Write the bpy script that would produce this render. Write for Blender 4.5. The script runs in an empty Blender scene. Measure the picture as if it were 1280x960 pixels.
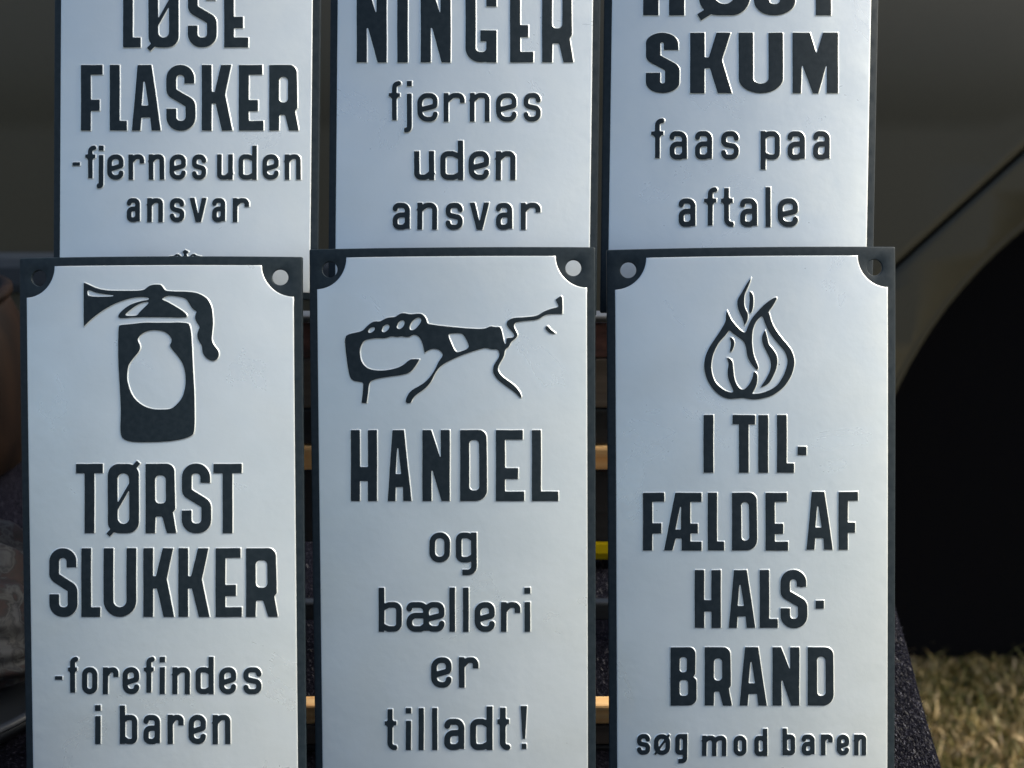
import bpy, bmesh, math, random
import numpy as np
from mathutils import Vector, Matrix
from mathutils.geometry import delaunay_2d_cdt

random.seed(7); rng = np.random.default_rng(7)
sc = bpy.context.scene
COL = sc.collection

# ------------------------------------------------------------------ camera
PITCH = math.radians(20.0)
GROUND, TABLE = 0.0, 0.75
CAM_H = TABLE + 0.3515
FPX = 1500.0                                   # focal length in photograph pixels (1280 wide)
cam_d = bpy.data.cameras.new('camera'); cam = bpy.data.objects.new('camera', cam_d); COL.objects.link(cam)
cam.location = (0, 0, CAM_H); cam.rotation_euler = (math.radians(90) - PITCH, 0, 0)
cam_d.sensor_width = 36; cam_d.lens = 36 * FPX / 1280
cam_d.clip_start = 0.01; cam_d.clip_end = 3000
cam_d.dof.use_dof = True; cam_d.dof.focus_distance = 0.505; cam_d.dof.aperture_fstop = 12.5
sc.camera = cam

# ------------------------------------------------------------------ light
SUN_EL, SUN_ROT = math.radians(38), math.radians(87)     # rotation clockwise from +Y
w = bpy.data.worlds.new('World'); sc.world = w; w.use_nodes = True
nt = w.node_tree
sky = nt.nodes.new('ShaderNodeTexSky'); sky.sky_type = 'NISHITA'; sky.sun_disc = False
sky.sun_elevation = SUN_EL; sky.sun_rotation = SUN_ROT
sky.air_density = 1.0; sky.dust_density = 4.0; sky.ozone_density = 1.0
bg = nt.nodes['Background']; bg.inputs['Strength'].default_value = 0.074
nt.links.new(sky.outputs[0], bg.inputs['Color'])
sd = bpy.data.lights.new('sun', 'SUN'); so = bpy.data.objects.new('sun', sd); COL.objects.link(so)
sd.energy = 1.5; sd.angle = math.radians(22); sd.color = (1, .965, .83)
sdir = Vector((math.sin(SUN_ROT)*math.cos(SUN_EL), math.cos(SUN_ROT)*math.cos(SUN_EL), math.sin(SUN_EL)))
so.rotation_euler = sdir.to_track_quat('Z', 'Y').to_euler()
vs = sc.view_settings
vs.view_transform = 'Standard'; vs.look = 'None'; vs.gamma = 1; vs.use_curve_mapping = False
vs.exposure = 1.45

# ------------------------------------------------------------------ camera geometry helpers
cP, sP = math.cos(PITCH), math.sin(PITCH)
RT = np.array([1., 0, 0]); DN = np.array([0, -sP, -cP]); FW = np.array([0, cP, -sP])   # image right, image down, forward
CAM = np.array([0, 0, CAM_H])
def c2w(p):
    p = np.asarray(p, float)
    return CAM + p[..., 0:1]*RT + p[..., 1:2]*DN + p[..., 2:3]*FW
def ray(x, y):
    return (x-640)/FPX*RT + (y-480)/FPX*DN + FW
def on_z(x, y, z):                       # photograph pixel -> point at height z
    d = ray(x, y); return CAM + d*((z-CAM_H)/d[2])
def on_y(x, y, Y):
    d = ray(x, y); return CAM + d*(Y/d[1])

# ------------------------------------------------------------------ materials
def mat(name, base, rough=.5, metal=0, spec=.5, coat=0, build=None):
    m = bpy.data.materials.new(name); m.use_nodes = True
    b = m.node_tree.nodes['Principled BSDF']
    b.inputs['Base Color'].default_value = (*base, 1); b.inputs['Roughness'].default_value = rough
    b.inputs['Metallic'].default_value = metal; b.inputs['Specular IOR Level'].default_value = spec
    b.inputs['Coat Weight'].default_value = coat; b.inputs['Coat Roughness'].default_value = .08
    if build: build(m.node_tree, b)
    return m
def N(t, typ, **kw):
    n = t.nodes.new(typ)
    for k, v in kw.items():
        if k in n.inputs: n.inputs[k].default_value = v
        else: setattr(n, k, v)
    return n
def coords(t, scale=(1, 1, 1), out='Object'):
    c = N(t, 'ShaderNodeTexCoord'); mp = N(t, 'ShaderNodeMapping'); mp.inputs['Scale'].default_value = scale
    t.links.new(c.outputs[out], mp.inputs[0]); return mp.outputs[0]
def ramp(t, src, stops):
    r = N(t, 'ShaderNodeValToRGB'); e = r.color_ramp.elements
    while len(e) > 1: e.remove(e[0])
    e[0].position = stops[0][0]; e[0].color = (*stops[0][1], 1)
    for p, c in stops[1:]:
        q = e.new(p); q.color = (*c, 1)
    t.links.new(src, r.inputs[0]); return r.outputs[0]
def bump(t, b, src, strength, dist):
    n = N(t, 'ShaderNodeBump', Strength=strength, Distance=dist)
    t.links.new(src, n.inputs['Height']); t.links.new(n.outputs[0], b.inputs['Normal'])

def shifted(t, scale=(1, 1, 1)):           # object coordinates moved by a random amount per object
    oi = N(t, 'ShaderNodeObjectInfo'); sc_ = N(t, 'ShaderNodeMath', operation='MULTIPLY'); sc_.inputs[1].default_value = 7.3
    t.links.new(oi.outputs['Random'], sc_.inputs[0])
    c = N(t, 'ShaderNodeTexCoord'); ad = N(t, 'ShaderNodeVectorMath', operation='ADD')
    t.links.new(c.outputs['Object'], ad.inputs[0]); t.links.new(sc_.outputs[0], ad.inputs[1])
    mp = N(t, 'ShaderNodeMapping'); mp.inputs['Scale'].default_value = scale; t.links.new(ad.outputs[0], mp.inputs[0])
    return mp.outputs[0]
def enamel_white(t, b):
    co = shifted(t)
    n1 = N(t, 'ShaderNodeTexNoise', Scale=30, Detail=3); t.links.new(co, n1.inputs['Vector'])
    base = ramp(t, n1.outputs[0], [(.3, (.70, .75, .745)), (.7, (.76, .805, .795))])
    # tiny dark pits and dust specks
    v = N(t, 'ShaderNodeTexVoronoi', Scale=75); t.links.new(co, v.inputs['Vector'])
    wn = N(t, 'ShaderNodeSeparateColor'); t.links.new(v.outputs['Color'], wn.inputs[0])
    a = N(t, 'ShaderNodeMath', operation='LESS_THAN'); t.links.new(v.outputs['Distance'], a.inputs[0]); a.inputs[1].default_value = .022
    c = N(t, 'ShaderNodeMath', operation='GREATER_THAN'); t.links.new(wn.outputs[0], c.inputs[0]); c.inputs[1].default_value = .90
    mu = N(t, 'ShaderNodeMath', operation='MULTIPLY'); t.links.new(a.outputs[0], mu.inputs[0]); t.links.new(c.outputs[0], mu.inputs[1])
    mx = N(t, 'ShaderNodeMix', data_type='RGBA'); t.links.new(mu.outputs[0], mx.inputs[0])
    t.links.new(base, mx.inputs[6]); mx.inputs[7].default_value = (.12, .13, .14, 1)
    t.links.new(mx.outputs[2], b.inputs['Base Color'])
    n2 = N(t, 'ShaderNodeTexNoise', Scale=260, Detail=2); t.links.new(co, n2.inputs['Vector'])
    bump(t, b, n2.outputs[0], .06, .001)
    n3 = N(t, 'ShaderNodeTexNoise', Scale=22, Detail=5, Roughness=.65, Distortion=.8); t.links.new(co, n3.inputs['Vector'])
    rr = ramp(t, n3.outputs[0], [(.3, (.24,)*3), (.7, (.46,)*3)]); t.links.new(rr, b.inputs['Roughness'])
    # low waviness of the pressed sheet under the fine orange peel
    n4 = N(t, 'ShaderNodeTexNoise', Scale=26, Detail=1); t.links.new(co, n4.inputs['Vector'])
    b4 = N(t, 'ShaderNodeBump', Strength=.2, Distance=.0012); t.links.new(n4.outputs[0], b4.inputs['Height'])
    # hairline scratches: thin bands of a stretched, twisted noise
    c2 = shifted(t, (60, 9, 1)); sc2 = N(t, 'ShaderNodeTexNoise', Scale=2.4, Detail=0, Distortion=.7); t.links.new(c2, sc2.inputs['Vector'])
    rs = ramp(t, sc2.outputs[0], [(.6945, (0, 0, 0)), (.697, (1, 1, 1)), (.6995, (0, 0, 0))])
    b5 = N(t, 'ShaderNodeBump', Strength=.10, Distance=.0002); b5.invert = True; t.links.new(rs, b5.inputs['Height']); t.links.new(b4.outputs[0], b5.inputs['Normal'])
    b1 = [n for n in t.nodes if n.bl_idname == 'ShaderNodeBump' and n not in (b4, b5)][0]
    t.links.new(b5.outputs[0], b1.inputs['Normal'])
M_WHITE = mat('white_enamel', (.75, .78, .8), .35, metal=.35, build=enamel_white)
def enamel_black(t, b):
    co = coords(t)
    n1 = N(t, 'ShaderNodeTexNoise', Scale=400, Detail=3); t.links.new(co, n1.inputs['Vector'])
    t.links.new(ramp(t, n1.outputs[0], [(.35, (.012, .021, .027)), (.72, (.020, .030, .037))]), b.inputs['Base Color'])
    v = N(t, 'ShaderNodeTexNoise', Scale=900, Detail=1); t.links.new(co, v.inputs['Vector'])
    bump(t, b, v.outputs[0], .05, .0005)
M_BLACK = mat('blue_black_enamel', (.03, .045, .055), .5, spec=.22, build=enamel_black)

def link(o, parent=None):
    COL.objects.link(o)
    if parent is not None: o.parent = parent
    return o
def mesh_obj(name, verts, faces, mats, parent=None, mi=None, smooth=False):
    me = bpy.data.meshes.new(name); me.from_pydata([tuple(map(float, v)) for v in verts], [], faces)
    for m in (mats if isinstance(mats, (list, tuple)) else [mats]): me.materials.append(m)
    if mi is not None: me.polygons.foreach_set('material_index', mi)
    if smooth: me.polygons.foreach_set('use_smooth', [True]*len(me.polygons))
    me.update()
    return link(bpy.data.objects.new(name, me), parent)
def tag(o, label, cat, group=None):
    o['label'] = label; o['category'] = cat
    if group: o['group'] = group
    return o
def kind(o, k): o['kind'] = k; return o

# ------------------------------------------------------------------ 2D signed distance shapes (y grows downwards)
def fillet(pts, R, closed=False, n=7):
    pts = [np.array(p, float) for p in pts]; out = []; L = len(pts)
    for i, p in enumerate(pts):
        if not closed and i in (0, L-1): out.append(p); continue
        r = R[i] if isinstance(R, (list, tuple)) else R
        a = pts[i-1]-p; b = pts[(i+1) % L]-p
        la, lb = np.linalg.norm(a), np.linalg.norm(b); a /= la; b /= lb
        cs = float(np.clip(a@b, -1, 1)); ang = math.acos(cs)
        if r <= 0 or ang > 3.1: out.append(p); continue
        t = r/math.tan(ang/2)
        lim = min(la if (not closed and i == 1) else la/2, lb if (not closed and i == L-2) else lb/2)
        if t > lim: t = lim
        for k in range(n+1):
            s = k/n; q0 = p+a*t; q1 = p+b*t
            # conic close to a circular arc
            wgt = math.sin(ang/2)
            out.append(((1-s)**2*q0+2*s*(1-s)*wgt*p+s*s*q1)/((1-s)**2+2*s*(1-s)*wgt+s*s))
    return out
def sd_poly(X, Y, pts):
    d = np.full(X.shape, 1e9); s = np.ones(X.shape); n = len(pts)
    for i in range(n):
        ax, ay = pts[i]; bx, by = pts[i-1]
        ex, ey = bx-ax, by-ay; wx, wy = X-ax, Y-ay
        t = np.clip((wx*ex+wy*ey)/max(ex*ex+ey*ey, 1e-9), 0, 1)
        d = np.minimum(d, (wx-ex*t)**2+(wy-ey*t)**2)
        c1 = Y >= ay; c2 = Y < by; c3 = ex*wy > ey*wx
        flip = (c1 & c2 & c3) | (~c1 & ~c2 & ~c3); s = np.where(flip, -s, s)
    return s*np.sqrt(d)
def sd_cap(X, Y, a, b, r):
    ex, ey = b[0]-a[0], b[1]-a[1]; wx, wy = X-a[0], Y-a[1]
    t = np.clip((wx*ex+wy*ey)/max(ex*ex+ey*ey, 1e-9), 0, 1)
    return np.hypot(wx-ex*t, wy-ey*t)-r
def sd_box(X, Y, a, b, r):                # butt-ended bar from a to b
    a = np.array(a, float); b = np.array(b, float); L = np.linalg.norm(b-a); e = (b-a)/L; c = (a+b)/2
    px = np.abs((X-c[0])*e[0]+(Y-c[1])*e[1])-L/2; py = np.abs(-(X-c[0])*e[1]+(Y-c[1])*e[0])-r
    return np.hypot(np.maximum(px, 0), np.maximum(py, 0))+np.minimum(np.maximum(px, py), 0)
def stroke(X, Y, pts, r, ext=None):
    ext = r if ext is None else ext
    pts = [np.array(p, float) for p in pts]; d = np.full(X.shape, 1e9)
    if len(pts) == 2:
        e = (pts[1]-pts[0])/np.linalg.norm(pts[1]-pts[0]); return sd_box(X, Y, pts[0]-e*ext, pts[1]+e*ext, r)
    for i in range(len(pts)-1):
        a, b = pts[i], pts[i+1]; L = np.linalg.norm(b-a)
        if L < 1e-6: continue
        e = (b-a)/L
        if i == 0:
            d = np.minimum(d, sd_box(X, Y, a-e*ext, b, r)); d = np.minimum(d, np.hypot(X-b[0], Y-b[1])-r)
        elif i == len(pts)-2:
            d = np.minimum(d, sd_box(X, Y, a, b+e*ext, r))
        else: d = np.minimum(d, sd_cap(X, Y, a, b, r))
    return d

# ---- capital letters: box x0,y0,x1,y1, stem width sv, bar height sh
def cap_glyph(ch, X, Y, x0, y0, x1, y1, sv, sh):
    if ch in 'SU' and sv > 1.15*sh:        # bars thinner than stems: draw in a stretched space
        k = sv/sh; Y = y0+(Y-y0)*k; y1 = y0+(y1-y0)*k; sh = sv
    w, h = x1-x0, y1-y0
    P = lambda pts, r=0: sd_poly(X, Y, fillet([(x0+a*w, y0+b*h) for a, b in pts], r, True) if r else [(x0+a*w, y0+b*h) for a, b in pts])
    U = lambda *a: np.minimum.reduce(a)
    a, b = sv/w, sh/h
    rect = lambda u0, v0, u1, v1: P([(u0, v0), (u1, v0), (u1, v1), (u0, v1)])
    cut = lambda d, c: np.maximum(d, -c)
    R = sv/2
    if ch == 'I': return rect(0, 0, 1, 1)
    if ch == '.': return rect(0, 0, 1, 1)
    if ch == 'L': return U(rect(0, 0, a, 1), rect(0, 1-b, 1, 1))
    if ch == 'T': return U(rect(.5-a/2, 0, .5+a/2, 1), rect(0, 0, 1, b))
    if ch == 'F': return U(rect(0, 0, a, 1), rect(0, 0, 1, b), rect(0, .53, .86, .53+b*1.15))
    if ch == 'E': return U(rect(0, 0, a, 1), rect(0, 0, .95, b), rect(0, .535, .78, .535+b*1.15), rect(0, 1-b, 1, 1))
    if ch == 'H': return U(rect(0, 0, a, 1), rect(1-a, 0, 1, 1), rect(0, .52, 1, .715))
    if ch == 'U': return stroke(X, Y, fillet([(x0+R, y0), (x0+R, y1-sh/2), (x1-R, y1-sh/2), (x1-R, y0)], w*.45), R, 0)
    if ch == 'A':
        d = P([(.2, 0), (.68, 0), (1, 1), (1-a*.92, 1), (.80-.16, .80), (.33, .80), (a*.86, 1), (0, 1)])
        return cut(d, P([(.40, .25), (.45, .25), (.575, .62), (.33, .62)]))
    if ch == 'N':
        return P([(0, 0), (.32, 0), (.655, .40), (1-a, .39), (1-a, 0), (1, 0), (1, 1), (.70, 1), (.38, .57), (.33, .57), (a, 1), (0, 1)])
    if ch == 'M':
        return P([(0, 0), (.38, 0), (.52, .35), (.66, 0), (.985, 0), (.985, 1), (.74, 1), (.74, .50), (.56, 1), (.44, 1), (.2, .51), (.18, 1), (0, 1)])
    if ch == 'D':
        return cut(sd_poly(X, Y, fillet([(x0, y0), (x1-w*.03, y0), (x1, y1), (x0, y1)], [0, w*.28, w*.42, 0], True)),
                   sd_poly(X, Y, fillet([(x0+sv*.98, y0+sh*1.05), (x1-sv*.92, y0+sh*1.05), (x1-sv*.86, y1-sh*1.1), (x0+sv*1.02, y1-sh*1.1)], w*.15, True)))
    if ch == 'R':
        o = sd_poly(X, Y, fillet([(x0, y0), (x0+.93*w, y0), (x0+.96*w, y0+.655*h), (x0+.88*w, y0+.70*h), (x0+w, y1), (x0+w-a*.98*w, y1), (x0+.54*w, y0+.76*h), (x0+a*w*1.02, y0+.76*h), (x0+a*w*.98, y1), (x0, y1)],
                                 [0, w*.25, w*.08, 2, 1, 1, 2, 2, 0, 0], True))
        return cut(o, sd_poly(X, Y, fillet([(x0+sv*.98, y0+sh*1.25), (x0+w*.94-sv*.9, y0+sh*1.25), (x0+w*.94-sv*.9, y0+.575*h), (x0+sv*.98, y0+.575*h)], w*.14, True)))
    if ch == 'B':
        o = sd_poly(X, Y, fillet([(x0, y0), (x0+.95*w, y0), (x0+.95*w, y0+.46*h), (x0+.87*w, y0+.51*h), (x0+w, y0+.56*h), (x0+w, y1), (x0, y1)], [0, w*.25, w*.1, 1, w*.1, w*.3, 0], True))
        c1 = sd_poly(X, Y, fillet([(x0+sv*.98, y0+sh*1.1), (x1-w*.05-sv*.9, y0+sh*1.1), (x1-w*.05-sv*.9, y0+.43*h), (x0+sv*.98, y0+.43*h)], w*.12, True))
        c2 = sd_poly(X, Y, fillet([(x0+sv*.98, y0+.56*h), (x1-sv*.9, y0+.56*h), (x1-sv*.9, y1-sh*1.1), (x0+sv*.98, y1-sh*1.1)], w*.12, True))
        return cut(cut(o, c1), c2)
    if ch == 'K':
        return P([(0, 0), (a, 0), (a, .41), (a+.10, .41), (.63, 0), (.965, 0), (.755, .45), (1, 1), (.66, 1), (a+.13, .585), (a, .585), (a, 1), (0, 1)])
    if ch == 'S':
        l, r_, t, bt = x0+R, x1-R, y0+sh/2, y1-sh/2
        H = bt-t
        return stroke(X, Y, fillet([(r_-.04*w, t+.20*H), (r_-.04*w, t), (l, t), (l, t+.40*H), (r_, t+.60*H), (r_, bt), (l, bt), (l, t+.74*H)], [0, w*.30, w*.30, w*.20, w*.20, w*.30, w*.30, 0]), R, sv*.25)
    if ch == 'G':
        l, r_, t, bt = x0+R, x1-R, y0+sh/2, y1-sh/2; H = bt-t
        return U(stroke(X, Y, fillet([(r_, t+.27*H), (r_, t), (l, t), (l, bt), (r_-w*.06, bt), (r_, bt-.1*H)], [0, w*.3, w*.3, w*.32, w*.3, 0]), R, 0),
                 rect(1-a, .60, 1, 1), rect(.48, .60, 1, .60+b*1.05))
    if ch == 'Ø':
        o = sd_poly(X, Y, fillet([(x0, y0), (x1, y0), (x1, y1), (x0, y1)], w*.36, True))
        i = sd_poly(X, Y, fillet([(x0+sv, y0+sh), (x1-sv, y0+sh), (x1-sv, y1-sh), (x0+sv, y1-sh)], w*.20, True))
        d = cut(o, i); m = sh*.38
        d = U(d, stroke(X, Y, [(x0+sv*.9, y1-h*.36), (x1-sv*.9, y0+h*.30)], max(1.6, sv*.17), 1))
        tw = max(2.0, sv*.24)
        d = U(d, stroke(X, Y, [(x0+sv*.15, y1+m*.2), (x0+sv*.9, y1-h*.10)], tw, m*.5), stroke(X, Y, [(x1-sv*.15, y0-m*.2), (x1-sv*.7, y0+h*.08)], tw, m*.4))
        return d
    if ch == 'Æ':
        d = P([(.30, 0), (1, 0), (1, b), (.70, b), (.70, .535), (.90, .535), (.90, .70), (.70, .70), (.70, 1-b), (1, 1-b), (1, 1), (.47, 1), (.47, .79), (.31, .79), (.22, 1), (0, 1)])
        return cut(d, P([(.43, .24), (.46, .24), (.45, .64), (.30, .64)]))
    raise ValueError(ch)

# ---- small letters: box x0..x1, xt/xb x-height band, at ascender top, db descender bottom, r half stroke
def low_glyph(ch, X, Y, x0, x1, xt, xb, at, db, r):
    U = lambda *a: np.minimum.reduce(a)
    r = r-.22
    L, Rr, T, B = x0+r, x1-r, xt+r, xb-r
    w, h = Rr-L, B-T
    p = lambda u, v: (L+u*w, T+v*h)
    S = lambda pts, R=0, ext=None: stroke(X, Y, fillet([p(*q) for q in pts], R) if R else [p(*q) for q in pts], r, ext)
    va = (at+r-T)/h; vd = (db-r-T)/h
    ring = lambda: U(*[np.abs(sd_poly(X, Y, fillet([p(0, 0), p(1, 0), p(1, 1), p(0, 1)], w*.48, True)))-r])
    dot = lambda u: sd_box(X, Y, (L+u*w, at), (L+u*w, at+2.15*r), r*1.06)
    if ch == 'n': return U(S([(0, 0), (0, 1)]), S([(0, .22), (.42, 0), (1, 0), (1, 1)], [0, w*.35, w*.52, 0]))
    if ch == 'm': return U(S([(0, 0), (0, 1)]), S([(0, .2), (.22, 0), (.5, 0), (.5, 1)], [0, w*.15, w*.24, 0]), S([(.5, .2), (.72, 0), (1, 0), (1, 1)], [0, w*.15, w*.24, 0]))
    if ch == 'r': return U(S([(0, 0), (0, 1)]), S([(0, .24), (.42, 0), (1, 0), (1, .26)], [0, w*.35, w*.5, 0], r*.6))
    if ch == 'u': return U(S([(1, 0), (1, 1)]), S([(0, 0), (0, 1), (.6, 1), (1, .82)], [0, w*.5, w*.3, 0], r))
    if ch == 'e': return S([(.05, .60), (1, .44), (1, 0), (0, 0), (0, 1), (1, 1), (1, .78)], [0, w*.12, w*.5, w*.5, w*.5, w*.42, 0], r*.45)
    if ch == 'a': return U(S([(0, .16), (0, 0), (1, 0), (1, 1)], [0, w*.42, w*.42, 0], r*.6), S([(1, .44), (0, .44), (0, 1), (.7, 1), (1, .84)], [0, w*.45, w*.45, w*.2, 0], 0))
    if ch == 's': return S([(1, .20), (1, 0), (0, 0), (0, .44), (1, .56), (1, 1), (0, 1), (0, .80)], [0, w*.42, w*.45, w*.30, w*.30, w*.45, w*.42, 0], r*.35)
    if ch == 'o': return ring()
    if ch == 'ø': return U(ring(), stroke(X, Y, [p(-.08, 1.06), p(1.08, -.06)], r*.45, r*.5))
    if ch == 'd': return U(S([(1, va), (1, 1)]), S([(1, .14), (.6, 0), (0, 0), (0, 1), (.6, 1), (1, .86)], [0, w*.25, w*.45, w*.45, w*.25, 0], 0))
    if ch == 'b': return U(S([(0, va), (0, 1)]), S([(0, .14), (.4, 0), (1, 0), (1, 1), (.4, 1), (0, .86)], [0, w*.25, w*.45, w*.45, w*.25, 0], 0))
    if ch == 'p': return U(S([(0, 0), (0, vd)]), S([(0, .14), (.4, 0), (1, 0), (1, 1), (.4, 1), (0, .86)], [0, w*.25, w*.45, w*.45, w*.25, 0], 0))
    if ch == 'g': return U(S([(1, 0), (1, vd), (.42, vd)], [0, w*.4, 0], r), S([(1, .14), (.6, 0), (0, 0), (0, 1), (.6, 1), (1, .86)], [0, w*.25, w*.45, w*.45, w*.25, 0], 0))
    if ch == 'f':
        W_ = x1-x0; c = x0+.50*W_; yb = xt+r*.8
        return U(stroke(X, Y, fillet([(x1-r*.5, at+r*.95), (c, at+r*.9), (c, xb-r)], [0, W_*.42, 0]), r*.95, r*.4), stroke(X, Y, [(x0+.8, yb), (x1-.8, yb)], r*.72, .8),
                 sd_poly(X, Y, [(x0+.8, yb+.3), (x1-.8, yb+.3), (c+r*.5, yb+r*2.1), (c-r*.5, yb+r*2.1)])-.3)
    if ch == 't':
        W_ = x1-x0; c = x0+.46*W_; yb = xt+r*.9
        return U(stroke(X, Y, fillet([(c, at+r), (c, xb-r), (x1-r*.5, xb-r)], [0, W_*.42, 0]), r*.95, r*.6), stroke(X, Y, [(x0+.8, yb), (x1-.8, yb)], r*.8, .8),
                 sd_poly(X, Y, [(x0+.8, yb+.3), (x1-.8, yb+.3), (c+r*.5, yb+r*2.1), (c-r*.5, yb+r*2.1)])-.3, sd_poly(X, Y, [(x0+1.6, yb-.3), (x1-1.6, yb-.3), (c+r*.6, yb-r*1.6), (c-r*.6, yb-r*1.6)])-.3)
    if ch == 'j': return U(dot(1), S([(1, 0), (1, vd), (.1, vd)], [0, w*.8, 0], r*.7))
    if ch == 'i': return U(dot(.5), S([(.5, 0), (.5, 1)]))
    if ch == 'l': return stroke(X, Y, [((x0+x1)/2, at+r), ((x0+x1)/2, B)], r)
    if ch == 'v': return sd_poly(X, Y, [(x0, xt), (x0+r*2, xt), ((x0+x1)/2, xb-2.6*r), (x1-r*2, xt), (x1, xt), ((x0+x1)/2+r*1.1, xb), ((x0+x1)/2-r*1.1, xb)])-.2
    if ch == '-': return sd_box(X, Y, (x0, (xt+xb)/2), (x1, (xt+xb)/2), r*.75)
    if ch == 'æ':
        m = .52
        return U(S([(0, .16), (0, 0), (m, 0), (m, 1)], [0, w*.2, w*.2, 0], r*.6), S([(m, .44), (0, .44), (0, 1), (m*.7, 1), (m, .84)], [0, w*.2, w*.2, w*.1, 0], 0),
                 S([(m, .60), (1, .44), (1, 0), (m, 0), (m, 1), (1, 1), (1, .78)], [0, w*.06, w*.25, w*.22, w*.22, w*.22, 0], r*.45))
    if ch == '!':
        c = (x0+x1)/2
        return U(sd_poly(X, Y, [(x0, at), (x1, at), (c+r*.55, xb-3.2*r*1.35), (c-r*.4, xb-3.2*r*1.35)])-.2, sd_box(X, Y, (c+.5, xb-2.2*r), (c+.5, xb), r*.95))
    raise ValueError(ch)

def chaikin(pts, n=2):
    for _ in range(n):
        q = []
        for i in range(len(pts)):
            a = np.array(pts[i]); b = np.array(pts[(i+1) % len(pts)])
            q += [a*.75+b*.25, a*.25+b*.75]
        pts = q
    return pts

# ---- contours of a distance field
def contours(F, lev, x0, y0, st):
    G = F-lev; G = np.where(np.abs(G) < 1e-9, 1e-9, G); ins = G < 0
    c = ins[:-1, :-1]*1+ins[:-1, 1:]*2+ins[1:, 1:]*4+ins[1:, :-1]*8
    js, is_ = np.nonzero((c > 0) & (c < 15)); nxt = {}; pos = {}
    def pt(key):
        if key in pos: return
        k, j, i = key
        if k == 0: a, b = G[j, i], G[j, i+1]; t = a/(a-b); pos[key] = (x0+(i+t)*st, y0+j*st)
        else: a, b = G[j, i], G[j+1, i]; t = a/(a-b); pos[key] = (x0+i*st, y0+(j+t)*st)
    TB = {1: [(3, 0)], 2: [(0, 1)], 3: [(3, 1)], 4: [(1, 2)], 5: [(3, 0), (1, 2)], 6: [(0, 2)], 7: [(3, 2)], 8: [(2, 3)], 9: [(2, 0)], 10: [(0, 1), (2, 3)], 11: [(2, 1)], 12: [(1, 3)], 13: [(1, 0)], 14: [(0, 3)]}
    for j, i in zip(js.tolist(), is_.tolist()):
        e = ((0, j, i), (1, j, i+1), (0, j+1, i), (1, j, i))
        for a, b in TB[int(c[j, i])]:
            pt(e[a]); pt(e[b]); nxt[e[a]] = e[b]
    loops = []
    while nxt:
        s = next(iter(nxt)); k = s; L = []
        while k in nxt:
            L.append(pos[k]); k = nxt.pop(k)
        if len(L) > 5: loops.append(L)
    return loops
def simplify(L, eps):
    L = np.array(L)
    def rdp(a, b):
        st = [(a, b)]; keep = set()
        while st:
            a, b = st.pop()
            if b-a < 2: continue
            p, q = L[a], L[b]; e = q-p; n = np.hypot(*e)
            s = L[a+1:b]-p
            d = np.abs(e[0]*s[:, 1]-e[1]*s[:, 0])/n if n > 1e-9 else np.hypot(s[:, 0], s[:, 1])
            k = int(d.argmax())
            if d[k] > eps: keep.add(a+1+k); st += [(a, a+1+k), (a+1+k, b)]
        return keep
    n = len(L); m = n//2
    ks = sorted({0, m} | rdp(0, m) | rdp(m, n-1) | {n-1})
    out = [tuple(L[k]) for k in ks]
    if math.dist(out[0], out[-1]) < 1e-3: out.pop()
    # subdivide over-long runs so the piece follows the bowed plate
    res = []
    for i in range(len(out)):
        a = np.array(out[i]); b = np.array(out[(i+1) % len(out)]); k = max(1, int(np.hypot(*(b-a))//9))
        for j in range(k): res.append(tuple(a+(b-a)*j/k))
    return res

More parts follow.
